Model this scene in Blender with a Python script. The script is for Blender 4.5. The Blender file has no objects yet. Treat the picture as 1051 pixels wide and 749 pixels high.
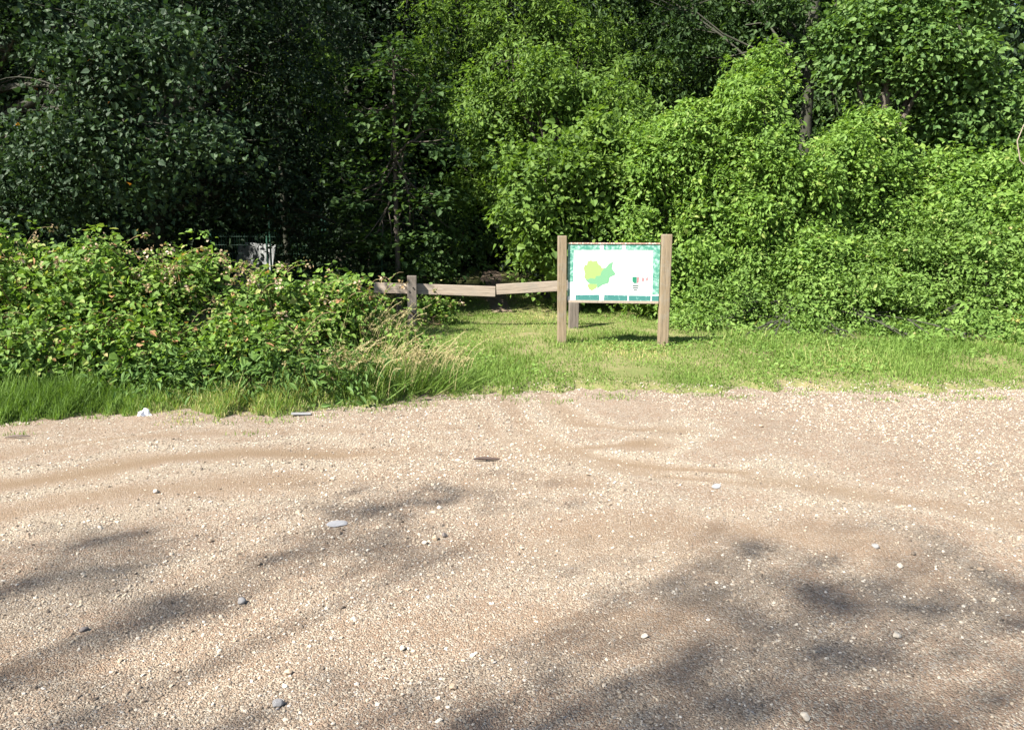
import bpy, math, random
import numpy as np
from mathutils import Vector

scene = bpy.context.scene
col = scene.collection
R = math.radians
RNG = np.random.default_rng(11)

# ------------------------------------------------------------------ camera
F_PX, W_PX, H_PX = 820.0, 1051.0, 749.0
CAM_H = 1.6
PITCH = math.atan((H_PX / 2 - 235.0) / F_PX)
cam_d = bpy.data.cameras.new('camera')
cam = bpy.data.objects.new('camera', cam_d)
col.objects.link(cam)
cam.location = (0, 0, CAM_H)
cam.rotation_euler = (math.pi / 2 - PITCH, 0, 0)
cam_d.sensor_width = 36
cam_d.lens = F_PX / W_PX * 36
cam_d.clip_end = 1000
scene.camera = cam

def ray(u, v):
    X, V = (u - W_PX / 2) / F_PX, (v - H_PX / 2) / F_PX
    c, s = math.cos(PITCH), math.sin(PITCH)
    return np.array([X, c - V * s, -s - V * c])

def at(u, v, Y):
    d = ray(u, v)
    return np.array([0, 0, CAM_H]) + d * (Y / d[1])

def gp(u, v, z=0.0):
    d = ray(u, v)
    return np.array([0, 0, CAM_H]) + d * ((z - CAM_H) / d[2])

# ------------------------------------------------------------------ light
SD = np.array([0.80, 0.60]); SD /= np.linalg.norm(SD)      # the way shadows fall on the ground
ELEV = R(47)
sun_d = bpy.data.lights.new('sun', 'SUN')
sun_d.energy = 5.0
sun_d.angle = R(0.55)
sun_d.color = (1.0, 0.95, 0.86)
sun = bpy.data.objects.new('sun', sun_d)
col.objects.link(sun)
ldir = Vector((SD[0] * math.cos(ELEV), SD[1] * math.cos(ELEV), -math.sin(ELEV)))
sun.rotation_euler = ldir.to_track_quat('-Z', 'Y').to_euler()
sun.location = (-20, -15, 30)
world = bpy.data.worlds.new('World')
scene.world = world
world.use_nodes = True
wn = world.node_tree
bg = wn.nodes['Background']
sky = wn.nodes.new('ShaderNodeTexSky')
sky.sky_type = 'NISHITA'
sky.sun_disc = False
sky.sun_elevation = ELEV
sky.sun_rotation = math.atan2(-SD[0], -SD[1])
wn.links.new(sky.outputs[0], bg.inputs[0])
bg.inputs[1].default_value = 0.062
scene.view_settings.view_transform = 'Standard'
scene.view_settings.look = 'None'
scene.view_settings.exposure = 1.85
scene.view_settings.gamma = 1
scene.cycles.max_bounces = 6
scene.cycles.diffuse_bounces = 3
scene.cycles.glossy_bounces = 2
scene.cycles.transmission_bounces = 3
scene.cycles.transparent_max_bounces = 4

# ------------------------------------------------------------------ mesh helpers
def link(name, me, mat=None, parent=None):
    o = bpy.data.objects.new(name, me)
    if mat is not None:
        me.materials.append(mat)
    col.objects.link(o)
    if parent is not None:
        o.parent = parent
    return o

def tag(o, label=None, cat=None, group=None, kind=None):
    if label: o['label'] = label
    if cat: o['category'] = cat
    if group: o['group'] = group
    if kind: o['kind'] = kind
    return o

def empty(name, loc, label, cat, group=None):
    o = bpy.data.objects.new(name, None)
    o.empty_display_size = 0.3
    o.location = [float(c) for c in loc]
    col.objects.link(o)
    return tag(o, label, cat, group)

def np_mesh(name, V, Fc, rnd=None, smooth=False):
    """V (n,3), Fc (m,k): one mesh; rnd is one number per face."""
    me = bpy.data.meshes.new(name)
    V = np.ascontiguousarray(V, np.float32); Fc = np.ascontiguousarray(Fc, np.int32)
    m, k = Fc.shape
    me.vertices.add(len(V)); me.vertices.foreach_set('co', V.ravel())
    me.loops.add(m * k); me.loops.foreach_set('vertex_index', Fc.ravel())
    me.polygons.add(m); me.polygons.foreach_set('loop_start', np.arange(0, m * k, k, dtype=np.int32))
    me.polygons.foreach_set('use_smooth', np.full(m, smooth, dtype=bool))
    if rnd is not None:
        a = me.attributes.new('rnd', 'FLOAT', 'FACE')
        a.data.foreach_set('value', np.ascontiguousarray(rnd, np.float32))
    me.update(calc_edges=True)
    return me

def norm(a):
    return a / np.maximum(np.linalg.norm(a, axis=-1, keepdims=True), 1e-9)

def frames(normal, direction):
    """rotation matrices whose z is the normal and y the direction laid into the plane."""
    n = norm(normal)
    d = direction - n * np.sum(direction * n, -1, keepdims=True)
    d = norm(d + 1e-6)
    x = np.cross(d, n)
    return np.stack([x, d, n], -1)

def scatter(tv, tf, pos, M, scale, rnd):
    n = len(pos)
    tv = np.asarray(tv, np.float32); tf = np.asarray(tf, np.int32)
    sc = np.asarray(scale, np.float32)
    if sc.ndim == 1: sc = sc[:, None]
    V = np.einsum('nij,nvj->nvi', M.astype(np.float32), tv[None] * sc[:, None, :] if sc.shape[1] == 3 else tv[None] * sc[:, :, None])
    V = V + pos[:, None, :].astype(np.float32)
    Fc = tf[None] + (np.arange(n) * len(tv))[:, None, None]
    return V.reshape(-1, 3), Fc.reshape(-1, tf.shape[1]), np.repeat(rnd, len(tf))

def joinm(parts):
    Vs, Fs, Rs, o = [], [], [], 0
    for V, Fc, r in parts:
        Vs.append(V); Fs.append(Fc + o); Rs.append(r); o += len(V)
    return np.concatenate(Vs), np.concatenate(Fs), np.concatenate(Rs)

_k = np.random.default_rng(3)
_KD = norm(_k.normal(size=(14, 3))); _KP = _k.uniform(0, 6.28, 14); _KF = _k.uniform(0.7, 1.9, 14)
def snoise(P, f=1.0, seed=0.0):
    return np.sin(P @ (_KD * (_KF * f)[:, None]).T + _KP + seed * 1.7).sum(-1) / 3.2

def hmap(x, y):
    x = np.asarray(x, float); y = np.asarray(y, float)
    P = np.stack([x, y, np.zeros_like(x)], -1)
    return 0.018 * snoise(P, 0.9) + 0.006 * snoise(P, 4.0, 2) + 0.03 * np.clip(y - 15, 0, 60)

def hz(x, y): return float(hmap(x, y))

EDGE = np.array([(-60, 1.0), (-12, 4.6), (-4.6, 6.45), (-3.2, 6.75), (-2.0, 7.1), (-0.75, 7.62), (0.3, 7.8), (1.3, 7.75),
                 (2.6, 7.9), (4.2, 7.95), (5.8, 8.4), (12, 9.4), (60, 14)])
def edge_y(x):
    x = np.asarray(x, float)
    P = np.stack([x, np.zeros_like(x), np.zeros_like(x)], -1)
    return np.interp(x, EDGE[:, 0], EDGE[:, 1]) + 0.10 * snoise(P, 2.2, 5) + 0.09 * snoise(P, 9, 1) + .05 * snoise(P, 27, 3)

def tube(path, rad, sides=7, wob=0.0, seed=0):
    P = np.asarray(path, float); n = len(P)
    r = np.asarray(rad, float) * np.ones(n)
    T = norm(np.gradient(P, axis=0))
    up = np.tile(np.array([0.31, 0.95, 0.07]), (n, 1))
    A = norm(np.cross(T, up)); B = np.cross(T, A)
    th = np.linspace(0, 2 * np.pi, sides, endpoint=False)
    rr = r[:, None] * (1 + wob * np.sin(3 * th[None] + np.arange(n)[:, None] * 0.7 + seed))
    V = P[:, None] + rr[:, :, None] * (np.cos(th)[None, :, None] * A[:, None] + np.sin(th)[None, :, None] * B[:, None])
    i = np.arange(n - 1)[:, None] * sides; j = np.arange(sides)[None]; j2 = (j + 1) % sides
    Fc = np.stack([i + j, i + j2, i + sides + j2, i + sides + j], -1).reshape(-1, 4)
    return V.reshape(-1, 3), Fc, np.zeros(len(Fc))

def bezier(p0, p1, p2, n=8):
    t = np.linspace(0, 1, n)[:, None]
    return (1 - t) ** 2 * np.asarray(p0) + 2 * t * (1 - t) * np.asarray(p1) + t ** 2 * np.asarray(p2)

def box_mesh(bits, bevel=0.0):
    """bits: (centre, size, rotation about z, rotation about y) boxes joined into one mesh."""
    import bmesh
    from mathutils import Matrix
    bm = bmesh.new()
    for c, s, rz, ry in bits:
        g = bmesh.ops.create_cube(bm, size=1)
        Mx = Matrix.Translation(c) @ Matrix.Rotation(rz, 4, 'Z') @ Matrix.Rotation(ry, 4, 'Y') @ Matrix.Diagonal((*s, 1))
        bmesh.ops.transform(bm, matrix=Mx, verts=g['verts'])
    if bevel:
        bmesh.ops.bevel(bm, geom=bm.edges[:], offset=bevel, segments=2, affect='EDGES', profile=0.6)
    me = bpy.data.meshes.new('boxes')
    bm.to_mesh(me); bm.free()
    return me

# ------------------------------------------------------------------ materials
def new_mat(name):
    m = bpy.data.materials.new(name); m.use_nodes = True
    nt = m.node_tree
    b = nt.nodes['Principled BSDF']
    return m, nt, b

def ramp(nt, stops, src):
    r = nt.nodes.new('ShaderNodeValToRGB')
    e = r.color_ramp.elements
    while len(e) < len(stops): e.new(0.5)
    for i, (p, c) in enumerate(stops):
        e[i].position = p; e[i].color = (*c, 1)
    nt.links.new(src, r.inputs[0])
    return r.outputs[0]

def noise(nt, scale, detail=4, rough=0.6, vec=None, dist=0):
    n = nt.nodes.new('ShaderNodeTexNoise')
    n.inputs['Scale'].default_value = scale; n.inputs['Detail'].default_value = detail
    n.inputs['Roughness'].default_value = rough; n.inputs['Distortion'].default_value = dist
    if vec is not None: nt.links.new(vec, n.inputs['Vector'])
    return n.outputs['Fac']

def mixc(nt, fac, a, b, mode='MIX'):
    m = nt.nodes.new('ShaderNodeMix'); m.data_type = 'RGBA'; m.blend_type = mode
    for sock, val in ((m.inputs[0], fac), (m.inputs[6], a), (m.inputs[7], b)):
        if isinstance(val, (int, float)): sock.default_value = val
        elif isinstance(val, tuple): sock.default_value = (*val, 1)
        else: nt.links.new(val, sock)
    return m.outputs[2]

def math_n(nt, op, a, b=None):
    m = nt.nodes.new('ShaderNodeMath'); m.operation = op
    for i, val in enumerate((a, b)):
        if val is None: continue
        if isinstance(val, (int, float)): m.inputs[i].default_value = val
        else: nt.links.new(val, m.inputs[i])
    return m.outputs[0]

def bump(nt, b, h, strength, dist):
    n = nt.nodes.new('ShaderNodeBump'); n.inputs['Strength'].default_value = strength; n.inputs['Distance'].default_value = dist
    nt.links.new(h, n.inputs['Height']); nt.links.new(n.outputs[0], b.inputs['Normal'])

def coords(nt):
    return nt.nodes.new('ShaderNodeTexCoord').outputs['Object']

def leaf_mat(name, stops, trans=0.35, rough=0.5, spec=0.35, tint=1.25):
    rough, spec = rough + .1, spec * .55
    m, nt, b = new_mat(name)
    a = nt.nodes.new('ShaderNodeAttribute'); a.attribute_name = 'rnd'
    c = ramp(nt, stops, a.outputs['Fac'])
    nt.links.new(c, b.inputs['Base Color'])
    b.inputs['Roughness'].default_value = rough
    b.inputs['Specular IOR Level'].default_value = spec
    tr = nt.nodes.new('ShaderNodeBsdfTranslucent')
    tc = mixc(nt, 1.0, c, (tint, tint * 1.05, tint * 0.45), 'MULTIPLY')
    nt.links.new(tc, tr.inputs[0])
    mx = nt.nodes.new('ShaderNodeMixShader'); mx.inputs[0].default_value = trans
    nt.links.new(b.outputs[0], mx.inputs[1]); nt.links.new(tr.outputs[0], mx.inputs[2])
    nt.links.new(mx.outputs[0], nt.nodes['Material Output'].inputs[0])
    return m

M = {}
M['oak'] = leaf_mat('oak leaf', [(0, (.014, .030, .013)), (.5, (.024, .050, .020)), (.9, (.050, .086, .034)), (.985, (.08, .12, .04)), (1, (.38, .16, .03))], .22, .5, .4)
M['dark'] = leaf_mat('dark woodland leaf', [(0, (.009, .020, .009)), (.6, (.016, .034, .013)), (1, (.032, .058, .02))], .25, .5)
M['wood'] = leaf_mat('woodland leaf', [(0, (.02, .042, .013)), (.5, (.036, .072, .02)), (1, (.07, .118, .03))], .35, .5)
M['hazel'] = leaf_mat('hazel leaf', [(0, (.055, .10, .022)), (.5, (.10, .175, .033)), (1, (.165, .245, .05))], .4, .5)
M['fresh'] = leaf_mat('fresh yellow green leaf', [(0, (.085, .15, .025)), (.5, (.13, .215, .035)), (1, (.19, .28, .055))], .42, .5)
M['vine'] = leaf_mat('climber leaf', [(0, (.075, .135, .026)), (.45, (.128, .226, .042)), (.85, (.19, .29, .06)), (1, (.26, .30, .09))], .4, .45)
M['bank'] = leaf_mat('bank weed leaf', [(0, (.075, .135, .03)), (.5, (.13, .22, .045)), (.93, (.185, .275, .07)), (1, (.33, .30, .13))], .38, .5)
M['maple'] = leaf_mat('maple leaf', [(0, (.045, .095, .026)), (.5, (.085, .155, .040)), (1, (.14, .215, .06))], .35, .45)
M['bramble'] = leaf_mat('bramble leaf', [(0, (.06, .115, .022)), (.4, (.10, .18, .034)), (.8, (.165, .25, .05)), (.93, (.27, .28, .10)), (1, (.34, .19, .10))], .35, .5)
M['nettle'] = leaf_mat('nettle leaf', [(0, (.045, .09, .022)), (.5, (.08, .15, .035)), (1, (.13, .205, .05))], .3, .5)
M['flower'] = leaf_mat('bramble flower head', [(0, (.20, .14, .07)), (.6, (.33, .25, .16)), (1, (.44, .36, .28))], .2, .7, .1, 1.0)
M['grass'] = leaf_mat('grass blade', [(0, (.075, .135, .024)), (.5, (.125, .21, .04)), (.85, (.19, .265, .065)), (1, (.38, .35, .16))], .35, .5, .3)
M['verge'] = leaf_mat('mown grass blade', [(0, (.10, .15, .03)), (.5, (.13, .215, .044)), (.8, (.195, .27, .07)), (1, (.42, .37, .17))], .35, .55, .25)
M['straw'] = leaf_mat('dry grass blade', [(0, (.20, .20, .08)), (.5, (.38, .33, .17)), (1, (.55, .46, .28))], .3, .6, .25, 1.0)
M['yellow'] = leaf_mat('yellowing leaf', [(0, (.22, .24, .06)), (1, (.45, .40, .13))], .3, .6, .25, 1.0)

def bark_mat(name, c0, c1):
    m, nt, b = new_mat(name)
    v = coords(nt)
    mp = nt.nodes.new('ShaderNodeMapping'); mp.inputs['Scale'].default_value = (1, 1, .25)
    nt.links.new(v, mp.inputs[0])
    n = noise(nt, 14, 6, .65, mp.outputs[0])
    nt.links.new(ramp(nt, [(.3, c0), (.7, c1)], n), b.inputs['Base Color'])
    b.inputs['Roughness'].default_value = .9
    bump(nt, b, n, .6, .03)
    return m
M['bark'] = bark_mat('bark', (.03, .024, .018), (.095, .078, .06))
M['dark bark'] = bark_mat('shaded mossy bark', (.015, .016, .009), (.045, .045, .028))
M['cane'] = bark_mat('bramble cane', (.09, .06, .03), (.17, .13, .06))
M['twig'] = bark_mat('bare twig', (.16, .12, .09), (.30, .25, .2))

def timber_mat(name, c0, c1, c2):
    m, nt, b = new_mat(name)
    v = coords(nt)
    mp = nt.nodes.new('ShaderNodeMapping'); mp.inputs['Scale'].default_value = (22, 22, 1.6)
    nt.links.new(v, mp.inputs[0])
    g = noise(nt, 2.2, 6, .65, mp.outputs[0], .4)
    big = noise(nt, 3.0, 3, .6, v)
    c = ramp(nt, [(.25, c0), (.5, c1), (.75, c2)], g)
    c = mixc(nt, math_n(nt, 'MULTIPLY', big, .5), c, tuple(x * .62 for x in c1))
    mp2 = nt.nodes.new('ShaderNodeMapping'); mp2.inputs['Scale'].default_value = (60, 60, 1.1)
    nt.links.new(v, mp2.inputs[0])
    cr_ = ramp(nt, [(.60, (0, 0, 0)), (.66, (1, 1, 1))], noise(nt, 1.6, 4, .6, mp2.outputs[0], .2))
    c = mixc(nt, math_n(nt, 'MULTIPLY', cr_, .65), c, tuple(x * .35 for x in c0))
    wz = ramp(nt, [(.5, (0, 0, 0)), (.68, (1, 1, 1))], noise(nt, 5.5, 5, .65, v, .6))
    c = mixc(nt, math_n(nt, 'MULTIPLY', wz, .45), c, (.20, .19, .165))
    nt.links.new(c, b.inputs['Base Color'])
    b.inputs['Roughness'].default_value = .85
    bump(nt, b, math_n(nt, 'SUBTRACT', g, cr_), .45, .006)
    return m
M['post'] = timber_mat('sign post timber', (.11, .083, .05), (.205, .155, .097), (.28, .215, .143))
M['rail'] = timber_mat('weathered rail timber', (.17, .135, .10), (.29, .235, .185), (.37, .31, .25))
M['greypost'] = timber_mat('grey barrier post timber', (.07, .058, .046), (.14, .115, .094), (.20, .17, .14))

def plain(name, c, rough=.6, var=.25, scale=12, metal=0):
    m, nt, b = new_mat(name)
    n = noise(nt, scale, 5, .7, coords(nt))
    nt.links.new(ramp(nt, [(.3, tuple(x * (1 - var) for x in c)), (.7, c)], n), b.inputs['Base Color'])
    b.inputs['Roughness'].default_value = rough; b.inputs['Metallic'].default_value = metal
    return m

def print_mat(name, c, worn, lo=.62, hi=.7, scale=22):
    m, nt, b = new_mat(name)
    v = coords(nt)
    n = noise(nt, scale, 6, .7, v, .5)
    f = ramp(nt, [(lo, (0, 0, 0)), (hi, (1, 1, 1))], n)
    n2 = noise(nt, 70, 3, .6, v)
    cc = mixc(nt, math_n(nt, 'MULTIPLY', n2, .8), c, tuple(x * .45 for x in c))
    nt.links.new(mixc(nt, f, cc, worn), b.inputs['Base Color'])
    b.inputs['Roughness'].default_value = .45
    return m

# ------------------------------------------------------------------ the ground
def grid(xs, ys, zf):
    X, Y = np.meshgrid(xs, ys)
    V = np.stack([X, Y, zf(X, Y)], -1).reshape(-1, 3)
    nx, ny = len(xs), len(ys)
    i = (np.arange(ny - 1)[:, None] * nx + np.arange(nx - 1)[None])
    return V, np.stack([i, i + 1, i + nx + 1, i + nx], -1).reshape(-1, 4)

def lines(dense0, dense1, step, lo, hi):
    d = np.arange(dense0, dense1 + step / 2, step)
    def grow(end, start, sgn):
        out, s, p = [], step, start
        while (p - end) * sgn < 0:
            s *= 1.25; p += sgn * s; out.append(p)
        return out
    return np.array(grow(lo, dense0, -1)[::-1] + list(d) + grow(hi, dense1, 1))

def ground_z(X, Y):
    t = np.clip((Y - edge_y(X) + .18) / .36, 0, 1); t = t * t * (3 - 2 * t)
    fade = np.clip(1 - np.maximum(np.abs(X), np.abs(Y)) / 80, 0, 1)
    return hmap(X, Y) * fade + (1 - fade) * .03 * np.clip(Y - 15, 0, 60) - .05 + .085 * t

def gz(x, y): return float(ground_z(np.array([float(x)]), np.array([float(y)]))[0])

V, Fc = grid(lines(-8, 12, .08, -220, 220), lines(5.8, 16, .08, -220, 260), ground_z)
gm, nt, b = new_mat('meadow soil')
v = coords(nt)
n1 = noise(nt, .9, 5, .6, v); n2 = noise(nt, 14, 5, .7, v)
c = ramp(nt, [(.35, (.085, .12, .032)), (.5, (.14, .145, .055)), (.62, (.21, .17, .10)), (.75, (.27, .21, .14))], mixc(nt, .45, n1, n2))
nt.links.new(c, b.inputs['Base Color']); b.inputs['Roughness'].default_value = 1
b.inputs['Specular IOR Level'].default_value = .1
bump(nt, b, n2, .7, .04)
tag(link('ground', np_mesh('ground', V, Fc, smooth=True), gm), kind='structure')

# tyre tracks on the gravel: lines of exposed sand, in ground coordinates
TRK_PX = [([(0, 500), (80, 488), (165, 472), (260, 463), (400, 462), (530, 464), (660, 458)], .13, 1.0),
          ([(0, 530), (80, 512), (180, 500), (300, 488), (450, 487), (600, 498)], .16, .7),
          ([(518, 404), (524, 420), (536, 438), (562, 454), (610, 470), (680, 483), (760, 492)], .085, 1.0),
          ([(490, 420), (505, 440), (535, 458), (590, 474), (690, 492), (780, 506)], .075, .8),
          ([(556, 402), (566, 418), (586, 434), (640, 444), (700, 447)], .085, .9),
          ([(770, 498), (850, 508), (950, 522), (1060, 545)], .12, .8),
          ([(0, 470), (120, 452), (300, 440), (470, 438)], .08, .5),
          ([(250, 600), (450, 560), (700, 545), (900, 560)], .30, .5),
          ([(0, 690), (250, 660), (500, 640), (700, 640)], .22, .4)]
TRK = [(np.array([gp(*p)[:2] for p in pl]), w, s) for pl, w, s in TRK_PX]
def track_mask(X, Y):
    P = np.stack([X, Y], -1).reshape(-1, 2)
    out = np.zeros(len(P)); ridge = np.zeros(len(P))
    for pl, w, s in TRK:
        d = np.full(len(P), 1e9)
        for a, bq in zip(pl[:-1], pl[1:]):
            ab = bq - a; t = np.clip(((P - a) @ ab) / (ab @ ab), 0, 1)
            d = np.minimum(d, np.linalg.norm(P - a - t[:, None] * ab, axis=1))
        jit = 1 + .5 * snoise(np.c_[P, np.zeros(len(P))], 5, 7)
        w2 = w * np.clip(jit, .4, 1.8)
        s = s * np.clip(.8 + .35 * snoise(np.c_[P, np.zeros(len(P))], 1.3, 3), .35, 1)
        out = np.maximum(out, s * np.exp(-(d / (1.1 * w2)) ** 2))
        ridge = np.maximum(ridge, s * np.exp(-((d - 2.1 * w2) / (.8 * w2)) ** 2))
    return out.reshape(X.shape), (ridge * (1 - out)).reshape(X.shape)

def gravel_z(X, Y):
    tm, rg = track_mask(X, Y)
    d = np.clip(edge_y(X) - Y, -1, 60)
    return hmap(X, Y) - .006 * tm + .004 * rg - .012 + .012 * np.clip(d / .4, -1, 1)
V, Fc = grid(lines(-7, 8, .05, -45, 45), np.concatenate([np.arange(-40, 1.6, 1.0), np.arange(1.6, 10.2, .05)]), gravel_z)
keep = (V[Fc].mean(1)[:, 1] < edge_y(V[Fc].mean(1)[:, 0]) + .3)
me = np_mesh('gravel', V, Fc[keep], smooth=True)
tm, rg = track_mask(V[:, 0], V[:, 1])
for nm, val in (('track', tm), ('ridge', rg)):
    a = me.attributes.new(nm, 'FLOAT', 'POINT'); a.data.foreach_set('value', np.ascontiguousarray(val, np.float32))
gv, nt, b = new_mat('sandy gravel')
v = coords(nt)
vo = nt.nodes.new('ShaderNodeTexVoronoi'); vo.inputs['Scale'].default_value = 125; nt.links.new(v, vo.inputs['Vector'])
vo2 = nt.nodes.new('ShaderNodeTexVoronoi'); vo2.inputs['Scale'].default_value = 210; nt.links.new(v, vo2.inputs['Vector'])
at_t = nt.nodes.new('ShaderNodeAttribute'); at_t.attribute_name = 'track'
at_r = nt.nodes.new('ShaderNodeAttribute'); at_r.attribute_name = 'ridge'
big = noise(nt, .8, 5, .65, v); fine = noise(nt, 160, 3, .7, v); mid = noise(nt, 6, 5, .7, v)
sand = ramp(nt, [(.3, (.19, .132, .092)), (.5, (.25, .18, .13)), (.7, (.315, .24, .18))], mixc(nt, .4, big, mid))
sep = nt.nodes.new('ShaderNodeSeparateColor'); nt.links.new(vo.outputs['Color'], sep.inputs[0])
stone = ramp(nt, [(.0, (.08, .065, .052)), (.3, (.20, .165, .125)), (.6, (.31, .27, .21)), (.85, (.43, .39, .32)), (1, (.19, .19, .19))], sep.outputs[0])
mask = ramp(nt, [(.42, (0, 0, 0)), (.56, (1, 1, 1))], mixc(nt, .6, sep.outputs[1], mid))
mask = math_n(nt, 'MULTIPLY', mask, math_n(nt, 'SUBTRACT', 1.0, math_n(nt, 'MULTIPLY', at_t.outputs['Fac'], .85)))
sand = mixc(nt, at_t.outputs['Fac'], sand, (.19, .136, .086))
sand = mixc(nt, at_r.outputs['Fac'], sand, (.35, .31, .24))
c = mixc(nt, mask, sand, stone)
c = mixc(nt, math_n(nt, 'MULTIPLY', fine, .55), c, (.16, .11, .075))
nt.links.new(c, b.inputs['Base Color']); b.inputs['Roughness'].default_value = .95
b.inputs['Specular IOR Level'].default_value = .15
hh = math_n(nt, 'ADD', math_n(nt, 'MULTIPLY', vo.outputs['Distance'], -1.0), math_n(nt, 'MULTIPLY', vo2.outputs['Distance'], -.5))
hh = math_n(nt, 'ADD', hh, math_n(nt, 'MULTIPLY', fine, .5))
bump(nt, b, hh, .8, .012)
tag(link('gravel_car_park', me, gv), kind='structure')

# loose pebbles, one mass
def ico():
    p = (1 + 5 ** .5) / 2
    vv = np.array([(-1, p, 0), (1, p, 0), (-1, -p, 0), (1, -p, 0), (0, -1, p), (0, 1, p), (0, -1, -p), (0, 1, -p), (p, 0, -1), (p, 0, 1), (-p, 0, -1), (-p, 0, 1)], float)
    ff = [(0, 11, 5), (0, 5, 1), (0, 1, 7), (0, 7, 10), (0, 10, 11), (1, 5, 9), (5, 11, 4), (11, 10, 2), (10, 7, 6), (7, 1, 8), (3, 9, 4), (3, 4, 2), (3, 2, 6), (3, 6, 8), (3, 8, 9), (4, 9, 5), (2, 4, 11), (6, 2, 10), (8, 6, 7), (9, 8, 1)]
    return norm(vv) * .5, np.array(ff)
IV, IF = ico()
def randrot(n, rng, flat=.35):
    nz = norm(np.c_[rng.normal(0, flat, (n, 2)), np.ones(n)])
    th = rng.uniform(0, 6.28, n)
    return frames(nz, np.c_[np.cos(th), np.sin(th), np.zeros(n)])

def pebbles(n, rng):
    # density follows what a standing person sees: thick close by, thinner further off
    y = 1.9 + 7.0 * rng.random(n) ** 1.25
    x = rng.uniform(-1, 1, n) * (.72 * y + .7)
    tmk, rdg = track_mask(x, y)
    P = np.c_[x, y, np.zeros(n)]
    patch = .62 + .5 * snoise(P, 1.1, 9) + .35 * snoise(P, 4.5, 4)
    prob = np.clip(patch, .10, 1.3) * np.clip(.34 + .12 * (y - 2.4), .3, 1) * (1 - .92 * tmk) + .8 * rdg
    k = (rng.random(n) < prob * np.clip((edge_y(x) + .35 - y) / .3, 0, 1)) & (y < edge_y(x) + .35)
    x, y = x[k], y[k]; n = len(x)
    size = .0050 * np.exp(rng.normal(0, .5, n)) * (.85 + .09 * y)
    size = np.minimum(size, .017) * np.where(rng.random(n) < .02, 1.8, 1.0)
    sc = np.c_[size * rng.uniform(.8, 1.5, n), size * rng.uniform(.8, 1.25, n), size * rng.uniform(.45, .9, n)]
    z = np.maximum(gravel_z(x, y), ground_z(x, y)) + sc[:, 2] * .16
    return x, y, z, sc, n
rng = np.random.default_rng(5)
x, y, z, sc, n = pebbles(270000, rng)
parts = []
for k in range(5):
    tv = IV * (1 + rng.uniform(-.22, .22, (12, 1)))
    s = slice(k, None, 5)
    m_ = len(x[s])
    parts.append(scatter(tv, IF, np.c_[x[s], y[s], z[s]], randrot(m_, rng), sc[s], rng.random(m_)))
V, Fc, rr = joinm(parts)
pm, nt, b = new_mat('pebble stone')
a = nt.nodes.new('ShaderNodeAttribute'); a.attribute_name = 'rnd'
c = ramp(nt, [(0, (.05, .045, .04)), (.16, (.11, .09, .07)), (.32, (.22, .17, .125)), (.55, (.30, .25, .185)), (.8, (.41, .365, .295)), (.96, (.56, .52, .45)), (1, (.20, .20, .21))], a.outputs['Fac'])
nn = noise(nt, 120, 3, .6, coords(nt))
nt.links.new(mixc(nt, math_n(nt, 'MULTIPLY', nn, .5), c, (.24, .18, .13)), b.inputs['Base Color'])
b.inputs['Roughness'].default_value = .85; b.inputs['Specular IOR Level'].default_value = .25
tag(link('gravel', np_mesh('pebbles', V, Fc, rr, smooth=False), pm), 'loose pale pebbles strewn over the sandy car park', 'gravel', kind='stuff')

# footpath: worn earth through the barrier gap and a spur behind the board
def path_mesh(pl, w):
    pl = np.asarray(pl, float); pts = []
    for i in range(len(pl) - 1):
        for t in np.linspace(0, 1, 24, endpoint=False): pts.append(pl[i] * (1 - t) + pl[i + 1] * t)
    pts = np.array(pts); T = norm(np.gradient(pts, axis=0)); Nn = np.c_[-T[:, 1], T[:, 0]]
    q = np.linspace(-1, 1, 9)
    ws = w * (1 + .25 * snoise(np.c_[pts, np.zeros(len(pts))], 1.6, 3))
    X = pts[:, 0, None] + Nn[:, 0, None] * q * ws[:, None]; Y = pts[:, 1, None] + Nn[:, 1, None] * q * ws[:, None]
    Z = ground_z(X, Y) + .008 + .018 * np.clip((Y - 15.5) / 3, 0, 1) - .035 * np.abs(q) ** 3
    n0, m0 = X.shape
    i = np.arange(n0 - 1)[:, None] * m0 + np.arange(m0 - 1)[None]
    return np.stack([X, Y, Z], -1).reshape(-1, 3), np.stack([i, i + 1, i + m0 + 1, i + m0], -1).reshape(-1, 4)
PATH = [gp(516, 322)[:2], gp(511, 314)[:2], gp(505, 306)[:2], (-.55, 22), (-.9, 30), (-.2, 45)]
SPUR = [gp(596, 329)[:2], gp(620, 334)[:2], gp(660, 341)[:2], gp(730, 352)[:2]]
dm, nt, b = new_mat('trodden earth')
v = coords(nt); n2 = noise(nt, 9, 6, .7, v)
nt.links.new(ramp(nt, [(.3, (.09, .065, .042)), (.5, (.15, .112, .075)), (.7, (.22, .17, .12))], n2), b.inputs['Base Color'])
b.inputs['Roughness'].default_value = 1; bump(nt, b, n2, .6, .03)
V, Fc = path_mesh(PATH, .27)
tag(link('footpath', np_mesh('footpath', V, Fc, smooth=True), dm), kind='structure')
V, Fc = path_mesh(SPUR, .17)
V[:, 2] -= .012
tag(link('footpath', np_mesh('footpath_spur', V, Fc, smooth=True), dm), kind='structure')
def path_dist(X, Y, pl):
    P = np.stack([X, Y], -1); d = np.full(len(P), 1e9); pl = np.asarray(pl, float)
    for a_, b_ in zip(pl[:-1], pl[1:]):
        ab = b_ - a_; t = np.clip(((P - a_) @ ab) / (ab @ ab), 0, 1)
        d = np.minimum(d, np.linalg.norm(P - a_ - t[:, None] * ab, axis=1))
    return d

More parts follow.
